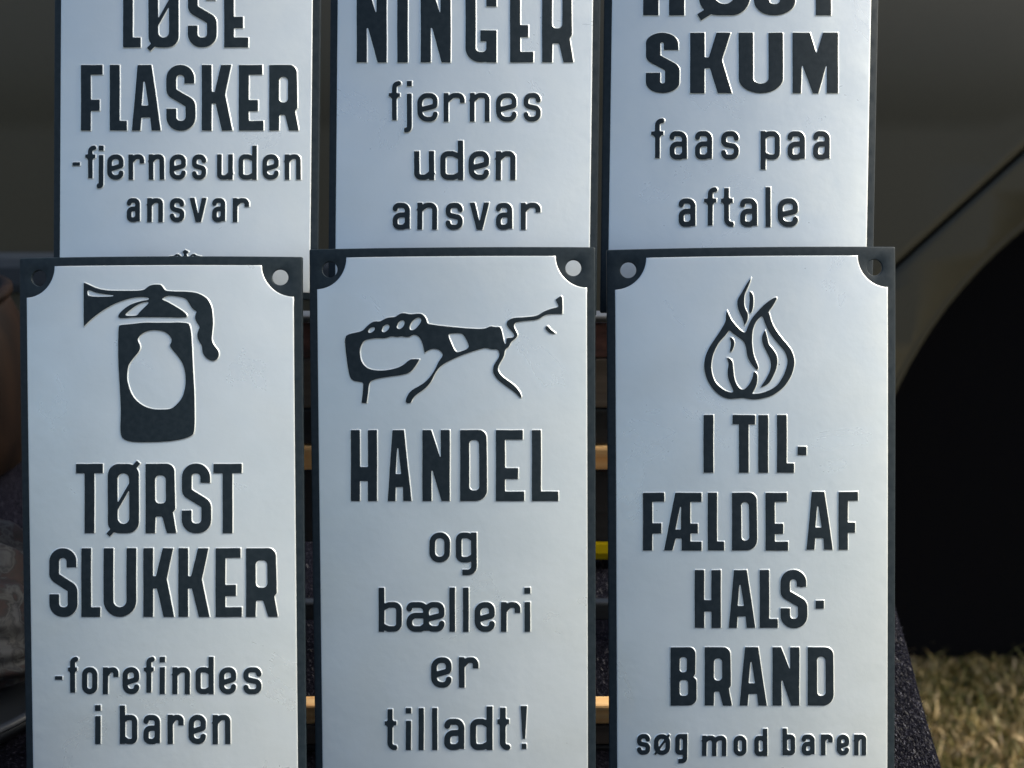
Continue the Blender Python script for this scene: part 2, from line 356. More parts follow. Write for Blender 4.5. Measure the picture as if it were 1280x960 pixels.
LEVELS = [(1.5, -.00005), (1.05, .00007), (.55, .00020), (.12, .00028), (-.05, .00030), (-.75, .00032)]   # (px outside outline, height m)
def emboss(name, sign, sdf, box):
    """one raised letter or emblem piece pressed out of the plate: white flank, black top"""
    st = .5; pad = 6
    x0, y0, x1, y1 = box[0]-pad, box[1]-pad, box[2]+pad, box[3]+pad
    xs = np.arange(x0, x1+st, st); ys = np.arange(y0, y1+st, st); X, Y = np.meshgrid(xs, ys)
    # slight hand-cut wobble of the outline
    ph = rng.uniform(0, 6, 4)
    Xw = X+.10*np.sin(Y*.09+ph[0])+.05*np.sin(Y*.41+ph[1]); Yw = Y+.12*np.sin(X*.12+ph[2])+.05*np.sin(X*.37+ph[3])
    F = sdf(Xw, Yw)
    for _ in range(2):                     # soften corners as pressed sheet has them
        F[1:-1, 1:-1] = (F[:-2, 1:-1]+F[2:, 1:-1]+F[1:-1, :-2]+F[1:-1, 2:]+2*F[1:-1, 1:-1]+.5*(F[:-2, :-2]+F[2:, 2:]+F[:-2, 2:]+F[2:, :-2]))/8
    vs_, ed, lv = [], [], []
    for li, (l, z) in enumerate(LEVELS):
        for L in contours(F, l, x0, y0, st):
            L = simplify(L, .045)
            if len(L) < 3: continue
            b = len(vs_); n = len(L); vs_ += L; lv += [li]*n; ed += [(b+i, b+(i+1) % n) for i in range(n)]
    sub = F[::9, ::9]; gj, gi = np.nonzero(sub < -1.6)          # points inside the broad tops keep them following the bow
    for j, i in zip(gj*9, gi*9): vs_.append((x0+i*st, y0+j*st)); lv.append(len(LEVELS)-1)
    v2, e2, f2, ov, _, _ = delaunay_2d_cdt([Vector(v) for v in vs_], ed, [], 0, 1e-5)
    v2 = np.array([tuple(v) for v in v2])
    LV = [l for l, _ in LEVELS]
    def fld(x, y):
        ii = np.clip((x-x0)/st, 0, F.shape[1]-1.001); jj = np.clip((y-y0)/st, 0, F.shape[0]-1.001)
        i0 = ii.astype(int); j0 = jj.astype(int); fi = ii-i0; fj = jj-j0
        return F[j0, i0]*(1-fi)*(1-fj)+F[j0, i0+1]*fi*(1-fj)+F[j0+1, i0]*(1-fi)*fj+F[j0+1, i0+1]*fi*fj
    lvl = [max(lv[k] for k in o) if o else int(np.argmin([abs(fld(*v2[q])-l) for l in LV])) for q, o in enumerate(ov)]
    cx = np.array([v2[list(f)].mean(0) for f in f2])
    fv = fld(cx[:, 0], cx[:, 1])
    faces, mi = [], []
    for f, d in zip(f2, fv):
        if d > LEVELS[0][0]: continue
        a = list(f)
        p = v2[a]; area = sum(p[k][0]*p[(k+1) % len(a)][1]-p[(k+1) % len(a)][0]*p[k][1] for k in range(len(a)))
        if area > 0: a.reverse()           # y-down pixels -> outward facing
        faces.append(a); mi.append(0 if d > .12 else 1)
    zz = np.array([LEVELS[k][1] for k in lvl])
    P = sign.place(v2[:, 0], v2[:, 1], zz)
    o = mesh_obj(name, P, faces, [M_WHITE, M_BLACK], sign.root, mi, True)
    return o

# ------------------------------------------------------------------ the signs
def rotm(a):
    x, y, z = [math.radians(k) for k in a]
    cx, sx, cy, sy, cz, sz = math.cos(x), math.sin(x), math.cos(y), math.sin(y), math.cos(z), math.sin(z)
    return np.array([[cz, -sz, 0], [sz, cz, 0], [0, 0, 1]])@np.array([[cy, 0, sy], [0, 1, 0], [-sy, 0, cy]])@np.array([[1, 0, 0], [0, cx, -sx], [0, sx, cx]])
SW, SH, BOW = .12, .243, .0070
class Sign:
    def __init__(s, rot, org, label, group, from_bottom=False, bow=BOW):
        s.bow = bow
        Rm = rotm(rot); s.U = Rm[:, 0]; s.V = Rm[:, 1]; s.Nn = -Rm[:, 2]; s.O = np.array(org, float)
        if from_bottom: s.O = s.O-s.V*SH
        # local frame for the object: x right, y up, z towards the viewer, origin at the foot
        s.Uw = s.vec(s.U); s.Vw = s.vec(s.V); s.Nw = s.vec(s.Nn); s.Ow = c2w(s.O)
        r = bpy.data.objects.new('metal_sign', None); r.empty_display_size = .02
        foot = s.Ow+s.Uw*SW/2+s.Vw*SH
        r.matrix_world = Matrix([[s.Uw[i], -s.Vw[i], s.Nw[i], foot[i]] for i in range(3)]+[[0, 0, 0, 1]])
        link(r); s.root = tag(r, label, 'sign', group)
    def vec(s, v): return v[0]*RT+v[1]*DN+v[2]*FW
    def bowz(s, u, v=None):
        z = s.bow*(1-(2*(u-SW/2)/SW)**2)
        return z if v is None else z-.0013*np.exp(-np.asarray(v)/.030)
    def local(s, u, v, h): # sheet coordinates -> object coordinates
        u = np.asarray(u, float); v = np.asarray(v, float)
        return np.stack([u-SW/2, SH-v, s.bowz(u, v)+h+0*u], -1)
    def place(s, px, py, h):
        d = np.stack([(px-640)/FPX, (py-480)/FPX, np.ones_like(px)], -1)
        hh = np.zeros_like(px)
        for _ in range(4):                 # ray on to the bowed sheet
            t = ((s.O@s.Nn)+hh)/(d@s.Nn); Q = d*t[:, None]-s.O; u = Q@s.U; v = Q@s.V; hh = s.bowz(u, v)+.0004
        return s.local(u, v, h)

def offset_poly(pts, d):
    out = []; n = len(pts)
    for i in range(n):
        a, p, b = (np.array(pts[k % n], float) for k in (i-1, i, i+1))
        e1 = (p-a)/np.linalg.norm(p-a); e2 = (b-p)/np.linalg.norm(b-p)
        n1 = np.array([-e1[1], e1[0]]); n2 = np.array([-e2[1], e2[0]]); m = n1+n2; m /= max(1e-9, np.linalg.norm(m))
        out.append(tuple(p+m*d/max(.35, m@n1)))
    return out
def sheet(sign, name, rings, holes, material, grid=.006, smooth=True):
    """rings: list of (outline, height), first is outermost. filled inside the last; holes: list of lists of rings"""
    vs_, ed, hz = [], [], []
    def add(L, z):
        q = []
        for i in range(len(L)):
            p0, p1 = np.array(L[i]), np.array(L[(i+1) % len(L)]); k = max(1, int(np.ceil(np.linalg.norm(p1-p0)/.004)))
            q += [tuple(p0+(p1-p0)*t/k) for t in range(k)]
        L = q; b = len(vs_); n = len(L); vs_.extend(L); hz.extend([z]*n); ed.extend([(b+i, b+(i+1) % n) for i in range(n)])
    for L, z in rings: add(L, z)
    for h in holes:
        for L, z in h: add(L, z)
    inner, zt = rings[-1]
    xs = [p[0] for p in inner]; ys = [p[1] for p in inner]
    gx, gy = np.meshgrid(np.arange(min(xs)+grid/2, max(xs), grid), np.arange(min(ys)+grid/2, max(ys), grid*2))
    gx, gy = gx.ravel(), gy.ravel(); dd = sd_poly(gx, gy, inner)
    ok = dd < -.0008
    for h in holes: ok &= sd_poly(gx, gy, h[-1][0]) > .0008
    for p, q in zip(gx[ok], gy[ok]): vs_.append((p, q)); hz.append(zt)
    v2, e2, f2, ov, _, _ = delaunay_2d_cdt([Vector(v) for v in vs_], ed, [], 0, 1e-8)
    v2 = np.array([tuple(v) for v in v2]); z = np.array([hz[o[0]] for o in ov])
    cx = np.array([v2[list(f)].mean(0) for f in f2])
    keep = sd_poly(cx[:, 0], cx[:, 1], rings[0][0]) < 0
    for h in holes: keep &= sd_poly(cx[:, 0], cx[:, 1], h[0][0]) > 0
    faces = []
    for f, k in zip(f2, keep):
        if not k: continue
        a = list(f); p = v2[a]; ar = sum(p[i][0]*p[(i+1) % len(a)][1]-p[(i+1) % len(a)][0]*p[i][1] for i in range(len(a)))
        if ar > 0: a.reverse()
        faces.append(a)
    return mesh_obj(name, sign.local(v2[:, 0], v2[:, 1], z), faces, material, sign.root, smooth=smooth)

M_EDGE = mat('worn_sheet_edge', (.09, .10, .11), .35, metal=.3)
def build_plate(sign, B=.0033, TB=.0037, rtab=.0131, hole=(.0091, .0087), hr=.00325):
    def rr(x0, y0, x1, y1, r): return [tuple(p) for p in fillet([(x0, y0), (x1, y0), (x1, y1), (x0, y1)], r, True, 5)]
    circ = lambda c, r, n=40: [(c[0]+r*math.cos(k*math.tau/n), c[1]+r*math.sin(k*math.tau/n)) for k in range(n)]
    hs = []
    for cx in (hole[0], SW-hole[0]):
        c = (cx, hole[1]); hs.append([(circ(c, hr), -.0013), (circ(c, hr+.00005), -.0006), (circ(c, hr+.00016), -.00008), (circ(c, hr+.00034), 0)])
    sheet(sign, 'back_plate', [(rr(0, 0, SW, SH, .0007), -.0013), (rr(.00004, .00004, SW-.00004, SH-.00004, .0007), -.0005),
                               (rr(.00018, .00018, SW-.00018, SH-.00018, .0006), -.00010), (rr(.0005, .0005, SW-.0005, SH-.0005, .0005), 0)], hs, M_BLACK)
    # white field with the two quarter-round black corners cut out of it
    x0, x1, y0, y1 = B, SW-B, TB, SH-B; P = []
    k = 14
    for i in range(k+1):
        a = math.pi/2*i/k; P.append((x0+rtab*math.sin(a), y0+rtab*math.cos(a)))
    P = [(x0+.0002, y0+rtab)]+P[1:-1]+[(x0+rtab, y0)]
    Rt = [(SW-p[0], p[1]) for p in reversed(P)]
    poly = P+Rt+[(x1, y1), (x0, y1)]
    dn = lambda L: sum(L[i][0]*L[(i+1) % len(L)][1]-L[(i+1) % len(L)][0]*L[i][1] for i in range(len(L)))
    sg = 1 if dn(poly) > 0 else -1
    ofs = lambda d: offset_poly(poly, d*sg)
    # the inner top surface must lie above the plate; the step is the enamel's own edge
    sheet(sign, 'white_panel', [(poly, -.00005), (ofs(.00010), .00012), (ofs(.00028), .00022), (ofs(.0006), .00024)], [], M_WHITE)

# levels of letters start on the white panel's top
LEVELS = [(l, z+.00024) for l, z in LEVELS]

def text_caps(sign, s, xs, y0, y1, sv, sh, dy=0):
    for k, (ch, (a, b)) in enumerate(zip(s, xs)):
        t, u = (y0, y1)
        if ch == '.': t, u = dy
        f = lambda X, Y, ch=ch, a=a, b=b, t=t, u=u: cap_glyph(ch, X, Y, a, t, b, u, sv, sh)
        ex = sh*.6 if ch == 'Ø' else 0
        emboss('letter', sign, f, (a-ex, t-ex, b+ex, u+ex))
def text_low(sign, s, xs, xt, xb, at, db, r):
    for ch, (a, b) in zip(s, xs):
        f = lambda X, Y, ch=ch, a=a, b=b: low_glyph(ch, X, Y, a, b, xt, xb, at, db, r)
        emboss('letter', sign, f, (a-2, at-3, b+2, db+3))
Z = lambda ox, oy, s, L: [(ox+a/s, ox+b/s) for a, b in L]
def traced(name, sign, outer, holes=()):
    o = chaikin(outer); hs = [chaikin(h) for h in holes]
    def f(X, Y):
        d = sd_poly(X, Y, o)
        for h in hs: d = np.maximum(d, -sd_poly(X, Y, h))
        return d
    x = [p[0] for p in o]; y = [p[1] for p in o]
    emboss(name, sign, f, (min(x), min(y), max(x), max(y)))
def reg(ox, oy, s, L): return [(ox+a/s, oy+b/s) for a, b in L]

G1, G2 = 'black and white text signs in the front row', 'black and white text signs in the row behind'
A = Sign((1.848, 1.200, -0.125), (-0.20801, -0.05312, 0.50519), 'black-framed white sign with a fire extinguisher picture above TØRST SLUKKER', G1)
B = Sign((2.953, 3.000, -0.104), (-0.08534, -0.05653, 0.50291), 'black-framed white sign with a hand holding a bottle above HANDEL og bælleri', G1)
C = Sign((2.016, 2.145, -.394), (.0395, -.05624, .50214), 'black-framed white sign with a flame picture above I TILFÆLDE AF HALSBRAND', G1)
def upper(bl, br, label, roll):
    ww = math.hypot(br[0]-bl[0], br[1]-bl[1]); z = SW*FPX/ww
    z0 = z*1.002
    return Sign((1.6, 2.0, roll), ((bl[0]-640)/FPX*z0, (bl[1]-480)/FPX*z0, z0), label, G2, True)
D = upper((66.2, 371), (399.8, 370), 'white sign reading LØSE FLASKER fjernes uden ansvar, behind the extinguisher sign', .92)
E_ = upper((409.8, 391), (745.6, 390.5), 'white sign ending NINGER fjernes uden ansvar, behind the bottle sign', .75)
F_ = upper((750.0, 391), (1088, 390.5), 'white sign reading SKUM faas paa aftale, behind the flame sign', .70)
for s_ in (A, B, C, D, E_, F_): build_plate(s_)

z3 = lambda ox, L: [(ox+a/3, ox+b/3) for a, b in L]
z32 = lambda ox, L: [(ox+a/3.2, ox+b/3.2) for a, b in L]
# -- D
text_caps(D, 'LØSE', z3(0, [(462, 528), (557, 670), (705, 813), (841, 931)]), -22.5, 59.3, 12, 12.2)
text_caps(D, 'FLASKER', z3(0, [(304, 385), (412, 476), (495, 603), (624, 733), (757, 872), (896, 988), (1010, 1120)]), 81.3, 163.2, 12.3, 12)
text_low(D, '-', z3(0, [(272, 300)]), 202.5, 207.5, 202.5, 207.5, 3)
text_low(D, 'fjernesuden', z3(0, [(320, 358), (361, 388), (402, 463), (482, 541), (558, 616), (636, 697), (720, 773), (814, 873), (895, 963), (984, 1045), (1068, 1128)]), 193, 224.6, 182, 235.3, 3.1)
text_low(D, 'ansvar', z3(0, [(476, 525), (552, 611), (637, 691), (712, 775), (796, 845), (873, 934)]), 247.6, 277.5, 240, 285, 3.1)
cr = lambda L: [(200+a/20, 300+b/20) for a, b in L]
traced('crown_emblem', D, cr([(560, 300), (565, 280), (605, 265), (635, 235), (665, 265), (715, 280), (720, 305), (670, 325), (672, 400), (720, 430), (780, 370), (840, 342), (890, 365), (930, 400), (1050, 410), (1050, 470), (900, 700), (900, 860), (380, 860), (380, 700), (200, 470), (215, 405), (350, 400), (390, 360), (440, 342), (500, 375), (540, 420), (600, 400), (602, 325)]),
       [cr([(410, 405), (440, 385), (480, 410), (470, 450), (420, 450)]), cr([(790, 410), (830, 385), (865, 405), (850, 450), (800, 450)])])
# -- E
text_caps(E_, 'NINGER', z3(380, [(198, 310), (350, 389), (438, 550), (606, 722), (773, 860), (893, 1010)]), -22, 78, 12.6, 13)
text_low(E_, 'fjernes', z3(380, [(318, 360), (372, 404), (425, 501), (524, 603), (622, 696), (720, 797), (824, 888)]), 116.3, 152, 101.3, 165.5, 3.2)
text_low(E_, 'uden', z3(380, [(413, 488), (511, 597), (617, 694), (719, 793)]), 189, 225, 175.7, 240, 3.5)
text_low(E_, 'ansvar', z3(380, [(333, 397), (425, 499), (531, 595), (622, 694), (720, 781), (813, 887)]), 253.5, 287, 240, 300, 3.3)
# -- F
text_caps(F_, 'HØST', z3(740, [(192, 346), (400, 592), (607, 762), (787, 948)]), -57, 19.2, 19, 14)
text_caps(F_, 'SKUM', z3(740, [(202, 328), (368, 525), (550, 716), (752, 925)]), 41, 116.5, 18, 12)
text_low(F_, 'faas', z3(740, [(222, 268), (291, 356), (386, 450), (484, 550)]), 164, 199.5, 148, 210, 3.3)
text_low(F_, 'paa', z3(740, [(632, 704), (733, 798), (829, 891)]), 164, 199.5, 148, 212, 3.4)
text_low(F_, 'aftale', z3(740, [(325, 388), (420, 466), (484, 528), (555, 619), (648, 672), (696, 772)]), 248, 283.5, 234, 295, 3.4)
# -- A
text_caps(A, 'TØRST', z32(0, [(305, 412), (432, 556), (583, 706), (728, 845), (854, 967)]), 579.8, 666.3, 12, 11.5)
text_caps(A, 'SLUKKER', z32(0, [(198, 310), (326, 401), (415, 545), (574, 697), (714, 838), (863, 967), (985, 1112)]), 685.2, 771, 12, 12)
text_low(A, '-', z32(0, [(221, 250)]), 845, 850, 845, 850, 3.2)
text_low(A, 'forefindes', z32(0, [(273, 309), (329, 390), (412, 474), (491, 557), (576, 615), (637, 662), (690, 760), (783, 855), (877, 945), (974, 1046)]), 834, 867.5, 821, 880, 3.4)
text_low(A, 'i', z32(0, [(380, 404)]), 895, 930, 881.3, 940, 3.6)
text_low(A, 'baren', z32(0, [(480, 549), (574, 640), (671, 735), (755, 824), (851, 922)]), 893.5, 930, 882, 940, 3.5)
ra = lambda L: reg(95, 345, 6.737, L); rb = lambda L: reg(135, 395, 5.82, L)
traced('extinguisher_nozzle', A, ra([(66, 58), (66, 58), (80, 60), (130, 85), (200, 112), (290, 125), (440, 126), (572, 122), (600, 95), (625, 78), (665, 72), (712, 75), (712, 75), (730, 90), (750, 125), (800, 130), (920, 130), (1010, 140), (1070, 165), (1110, 195), (1140, 250), (1150, 310), (1155, 400), (1148, 470), (1140, 540), (1165, 590), (1195, 620), (1207, 655), (1195, 695), (1165, 716), (1130, 712), (1090, 685), (1065, 640), (1063, 585), (1035, 550), (1018, 500), (1030, 460), (1045, 430), (1015, 390), (1000, 345), (1015, 305), (1018, 300), (985, 280), (955, 230), (930, 190), (870, 172), (790, 165), (755, 172), (722, 195), (722, 198), (760, 212), (830, 250), (895, 290), (930, 320), (938, 345), (900, 350), (700, 347), (500, 345), (420, 355), (360, 355), (355, 330), (400, 280), (470, 235), (550, 210), (600, 203), (625, 192), (600, 178), (540, 175), (480, 182), (400, 205), (300, 245), (200, 305), (120, 370), (66, 425), (66, 425)]),
       [ra([(97, 120), (120, 118), (170, 140), (240, 152), (322, 163), (322, 163), (315, 175), (110, 174), (97, 155)]), ra([(615, 215), (610, 235), (560, 280), (530, 310), (515, 335), (425, 338), (412, 325), (450, 290), (510, 245), (560, 222)])])
traced('extinguisher_body', A, rb([(75, 75), (90, 65), (200, 55), (260, 48), (370, 50), (580, 45), (600, 80), (610, 180), (620, 400), (630, 600), (633, 845), (600, 880), (500, 905), (350, 918), (200, 918), (130, 905), (95, 880), (90, 800), (97, 700), (85, 500), (75, 300)]),
       [rb([(335, 102), (400, 108), (440, 130), (465, 165), (462, 190), (448, 215), (470, 245), (510, 290), (550, 350), (567, 430), (563, 520), (540, 600), (490, 655), (455, 677), (390, 682), (310, 678), (240, 645), (180, 590), (145, 500), (137, 430), (150, 350), (190, 300), (230, 255), (237, 215), (212, 175), (230, 140), (280, 110)])])
# -- B
text_caps(B, 'HANDEL', z32(380, [(188, 292), (335, 430), (474, 583), (625, 733), (768, 881), (912, 1017)]), 537.6, 626.2, 11.2, 11.8)
text_low(B, 'og', z32(380, [(502, 584), (608, 691)]), 665.6, 703, 655, 718.8, 3.7)
text_low(B, 'bælleri', z32(380, [(299, 391), (410, 562), (582, 604), (636, 659), (683, 763), (788, 865), (883, 904)]), 752.5, 789.6, 734.5, 800, 3.7)
text_low(B, 'er', z32(380, [(509, 590), (620, 698)]), 821.5, 859.5, 810, 870, 3.7)
text_low(B, 'till', z32(380, [(323, 369), (409, 427), (458, 480), (512, 534)]), 901, 937.5, 885, 950, 3.4)
text_low(B, 'adt', z32(380, [(561, 641), (665, 754), (774, 820)]), 898.5, 937.5, 883, 950, 3.9)
text_low(B, '!', z32(380, [(867, 891)]), 901, 936, 882.5, 950, 3.2)
r3_ = lambda L: reg(425, 380, 7.386, L); r4_ = lambda L: reg(545, 365, 6.857, L)
hand = r3_([(50, 310), (65, 285), (120, 268), (210, 250), (240, 215), (290, 170), (330, 160), (370, 165), (420, 132), (470, 122), (510, 122), (550, 90), (590, 82), (650, 98), (730, 88), (770, 100), (798, 140), (806, 180), (830, 188)]) \
    + r4_([(0, 284), (120, 298), (250, 312), (425, 318), (465, 290), (510, 302), (550, 300), (562, 325), (585, 440), (600, 455), (602, 400), (615, 393), (660, 393), (675, 375), (660, 345), (620, 305), (603, 270), (620, 240), (670, 220), (780, 215), (870, 205), (920, 170), (980, 145), (1048, 130), (1050, 115), (1025, 65), (1025, 65), (1070, 30), (1083, 45), (1083, 187), (1083, 187), (960, 190), (920, 205), (880, 237), (780, 245), (680, 257), (665, 290), (680, 325), (703, 370), (680, 400), (640, 430), (625, 470), (590, 492), (585, 540), (560, 590), (530, 640), (530, 680), (570, 730), (660, 790), (710, 840), (735, 895), (725, 910), (690, 870), (600, 805), (530, 755), (488, 690), (490, 635), (520, 590), (545, 550), (540, 505), (520, 490), (480, 492), (440, 480), (400, 480), (250, 530), (130, 580), (40, 630)]) \
    + r3_([(886, 622), (840, 720), (790, 780), (700, 840), (665, 880), (655, 915), (607, 915), (610, 870), (650, 800), (760, 745), (830, 680), (880, 600), (910, 530), (952, 475), (940, 440), (900, 415), (850, 412), (800, 435), (782, 452), (782, 452), (765, 370), (740, 310), (700, 283), (670, 285), (640, 305), (600, 305), (570, 295), (530, 305), (475, 295), (420, 318), (330, 315), (230, 330), (195, 375), (180, 440), (190, 520), (230, 580), (290, 610), (380, 618), (480, 605), (580, 570), (640, 515), (670, 508), (733, 512), (733, 512), (700, 570), (650, 630), (600, 650), (420, 675), (300, 700), (268, 730), (260, 820), (245, 915), (245, 915), (200, 912), (200, 912), (220, 740), (205, 718), (120, 710), (90, 670), (70, 570), (55, 450), (45, 350)])
traced('bottle_in_hand_emblem', B, hand, [r3_([(260, 245), (280, 218), (322, 212), (325, 238), (295, 265), (262, 270)]), r3_([(386, 240), (400, 203), (442, 182), (463, 205), (445, 242), (410, 264), (388, 260)]),
       r3_([(523, 205), (545, 158), (582, 145), (601, 165), (590, 207), (555, 233), (528, 227)]), r3_([(641, 215), (660, 163), (710, 125), (748, 128), (753, 165), (710, 222), (675, 245), (646, 241)]),
       r4_([(103, 368), (120, 355), (212, 353), (242, 370), (283, 450), (277, 487), (190, 520), (163, 512), (130, 440)])])
traced('emblem_mark', B, r4_([(932, 308), (955, 285), (985, 325), (1024, 352), (1024, 352), (1010, 360), (970, 352)]))
# -- C
text_caps(C, 'ITIL', z32(740, [(446, 485), (562, 652), (665, 704), (740, 808)]), 518.8, 590.8, 12, 11.5)
text_caps(C, '.', z32(740, [(822, 857)]), 0, 0, 10, 10, (558.4, 568.8))
text_caps(C, 'FÆLDE', z32(740, [(204, 289), (288, 438), (463, 528), (560, 661), (694, 784)]), 616, 688, 11.5, 11)
text_caps(C, 'AF', z32(740, [(858, 963), (986, 1063)]), 614.8, 687, 11.5, 11)
text_caps(C, 'HALS', z32(740, [(411, 515), (547, 653), (671, 743), (754, 861)]), 712.5, 784.7, 11.7, 11)
text_caps(C, '.', z32(740, [(894, 927)]), 0, 0, 10, 10, (750.6, 760.6))
text_caps(C, 'BRAND', z32(740, [(314, 418), (451, 560), (590, 699), (722, 829), (863, 967)]), 809, 881.8, 11.5, 11)
text_low(C, 'søg', z32(740, [(180, 232), (248, 312), (333, 381)]), 917.5, 943.4, 905, 954, 3.0)
text_low(C, 'mod', z32(740, [(440, 537), (566, 618), (649, 701)]), 919.5, 944.8, 910.8, 955, 3.0)
text_low(C, 'baren', z32(740, [(762, 812), (838, 890), (916, 963), (979, 1028), (1048, 1096)]), 918, 943.8, 910.5, 955, 3.0)
r5 = lambda L: reg(870, 340, 9.846, L); r6 = lambda L: reg(870, 415, 9.846, L)
traced('flame_emblem', C, r5([(378, 472), (378, 472), (400, 520), (440, 600), (500, 670), (570, 735), (612, 752), (640, 660), (700, 550), (800, 440), (900, 350), (970, 312), (1000, 316), (970, 370), (935, 430), (885, 488), (905, 520), (920, 590), (960, 680), (1020, 770)])
       + r6([(1110, 137), (1180, 230), (1212, 340), (1205, 440), (1160, 570), (1070, 690), (950, 780), (820, 820), (720, 832), (640, 825), (585, 808), (480, 820), (400, 822), (320, 800), (220, 720), (140, 600), (98, 460), (100, 340), (150, 210), (230, 90), (300, -10)]) + r5([(350, 640), (368, 590), (366, 530)]),
       [r5([(410, 708), (450, 750), (520, 800), (590, 850)]) + r6([(615, 180), (625, 270), (650, 350), (700, 420), (750, 474), (768, 440), (750, 390), (705, 280), (690, 150), (690, 50)])
        + r5([(700, 700), (730, 620), (780, 560), (820, 538), (850, 640), (920, 770)]) + r6([(1010, 142), (1100, 240), (1130, 350), (1110, 460), (1040, 610), (960, 690), (820, 755), (688, 765), (688, 765), (750, 650), (757, 540), (740, 500), (703, 488), (700, 560), (650, 660), (575, 722), (510, 670), (465, 560), (452, 370), (420, 325), (375, 316), (375, 316), (405, 385), (385, 480), (395, 570), (440, 670), (470, 744), (400, 742), (300, 690), (220, 600), (180, 450), (200, 290), (270, 140)]) + r5([(370, 770)])])
traced('flame_tongue', C, r5([(678, 70), (678, 70), (665, 125), (620, 220), (592, 290), (590, 400), (610, 460), (640, 505), (638, 590), (597, 658), (597, 658), (575, 570), (530, 490), (505, 400), (508, 340), (560, 260), (610, 165)]))
traced('flame_tongue', C, r5([(652, 248), (678, 242), (705, 290), (707, 400), (690, 480), (668, 512), (650, 490), (652, 420), (662, 350)]))
traced('flame_tongue', C, r6([(413, 72), (432, 62), (465, 90), (477, 150), (440, 244), (413, 244), (430, 170), (430, 110)]))
traced('flame_tongue', C, r5([(850, 714), (850, 714), (875, 800), (890, 870)]) + r6([(900, 160), (980, 250), (1005, 340), (990, 450), (930, 580), (890, 640), (805, 684), (796, 672), (870, 570), (915, 470), (925, 370), (880, 260), (820, 150), (810, 60)]) + r5([(825, 760)]))

# ------------------------------------------------------------------ generic mesh helpers
def boxmesh(name, c, s, material, parent=None, bev=.001, rot=None):
    bm = bmesh.new(); bmesh.ops.create_cube(bm, size=1)
    for v in bm.verts: v.co = Vector((v.co.x*s[0], v.co.y*s[1], v.co.z*s[2]))
    if bev: bmesh.ops.bevel(bm, geom=bm.edges[:], offset=bev, segments=2, affect='EDGES', profile=.5)
    if rot is not None: bm.transform(rot)
    bm.transform(Matrix.Translation(c))
    me = bpy.data.meshes.new(name); bm.to_mesh(me); bm.free(); me.materials.append(material)
    return link(bpy.data.objects.new(name, me), parent)
def lathe(name, prof, material, parent=None, seg=64, squash=(1, 1), wob=0):
    V, Fc = [], []
    for i, (r, z) in enumerate(prof):
        for k in range(seg):
            a = k*math.tau/seg; rr_ = r*(1+wob*math.sin(3*a+i))
            V.append((rr_*math.cos(a)*squash[0], rr_*math.sin(a)*squash[1], z))
    for i in range(len(prof)-1):
        for k in range(seg):
            a, b = i*seg+k, i*seg+(k+1) % seg; Fc.append((a, b, b+seg, a+seg))
    return mesh_obj(name, V, Fc, material, parent, smooth=True)
def empty(name, loc, rz=0):
    o = bpy.data.objects.new(name, None); o.empty_display_size = .05; o.location = loc; o.rotation_euler = (0, 0, rz); return link(o)

def wood(c1, c2, sc_=(6, 90, 90), rough=.6):
    def f(t, b):
        co = coords(t, sc_)
        n = N(t, 'ShaderNodeTexNoise', Scale=2.2, Detail=5, Roughness=.6); t.links.new(co, n.inputs['Vector'])
        t.links.new(ramp(t, n.outputs[0], [(.3, c1), (.7, c2)]), b.inputs['Base Color'])
        bump(t, b, n.outputs[0], .4, .001)
    return f
M_PINE = mat('sunlit_pine', (.5, .3, .15), .55, build=wood((.82, .42, .15), (.92, .64, .32)))  # colour raised to paint in the sunlight that misses these slats
M_BROWN = mat('brown_board', (.08, .06, .05), .6, build=wood((.12, .10, .085), (.20, .17, .145)))
M_RED = mat('reddish_board', (.1, .05, .04), .6, build=wood((.10, .065, .06), (.34, .17, .16), (20, 60, 60)))
M_DARKWOOD = mat('black_stained_wood', (.018, .022, .028), .55, build=wood((.014, .018, .023), (.028, .032, .038)))
M_GREY = mat('grey_edge', (.12, .13, .15), .5, build=wood((.10, .11, .125), (.15, .16, .18)))

# ------------------------------------------------------------------ table, felt, rack
ta = empty('market_table', (-.05, .62, 0)); tag(ta, 'dark trestle table carrying the sign rack, hidden under black felt', 'table')
pe0 = on_z(1122, 770, TABLE+.004); pe1 = on_z(1176, 960, TABLE+.004)
ed = (pe0-pe1)/np.linalg.norm(pe0-pe1)
back = pe0+ed*((.86-pe0[1])/ed[1]); front = pe1+ed*((.18-pe1[1])/ed[1])
LX = -.75
def slab(name, pts, z0, z1, material, parent, off):
    n = len(pts); V = [(p[0]-off[0], p[1]-off[1], z0) for p in pts]+[(p[0]-off[0], p[1]-off[1], z1) for p in pts]
    Fc = [tuple(range(n-1, -1, -1)), tuple(range(n, 2*n))]+[(i, (i+1) % n, n+(i+1) % n, n+i) for i in range(n)]
    return mesh_obj(name, V, Fc, material, parent)
ins = .006
slab('table_top', [(LX+ins, .18+ins), (front[0]-ins, .18+ins), (back[0]-ins, .86-ins), (LX+ins, .86-ins)], TABLE-.028, TABLE-.001, M_BROWN, ta, (-.05, .62))
for x in (-.62, .20):
    for y in (-.36, .16): boxmesh('leg', (x, y, (TABLE-.03)/2), (.045, .045, TABLE-.032), M_BROWN, ta, .003)

def felt(t, b):
    co = coords(t)
    n = N(t, 'ShaderNodeTexNoise', Scale=520, Detail=3, Roughness=.7); t.links.new(co, n.inputs['Vector'])
    t.links.new(ramp(t, n.outputs[0], [(.40, (.002, .002, .005)), (.58, (.006, .006, .011)), (.74, (.04, .04, .055))]), b.inputs['Base Color'])
    bump(t, b, n.outputs[0], 1, .002)
    pass
M_FELT = mat('black_felt', (.02, .02, .03), .95, spec=.06, build=felt)
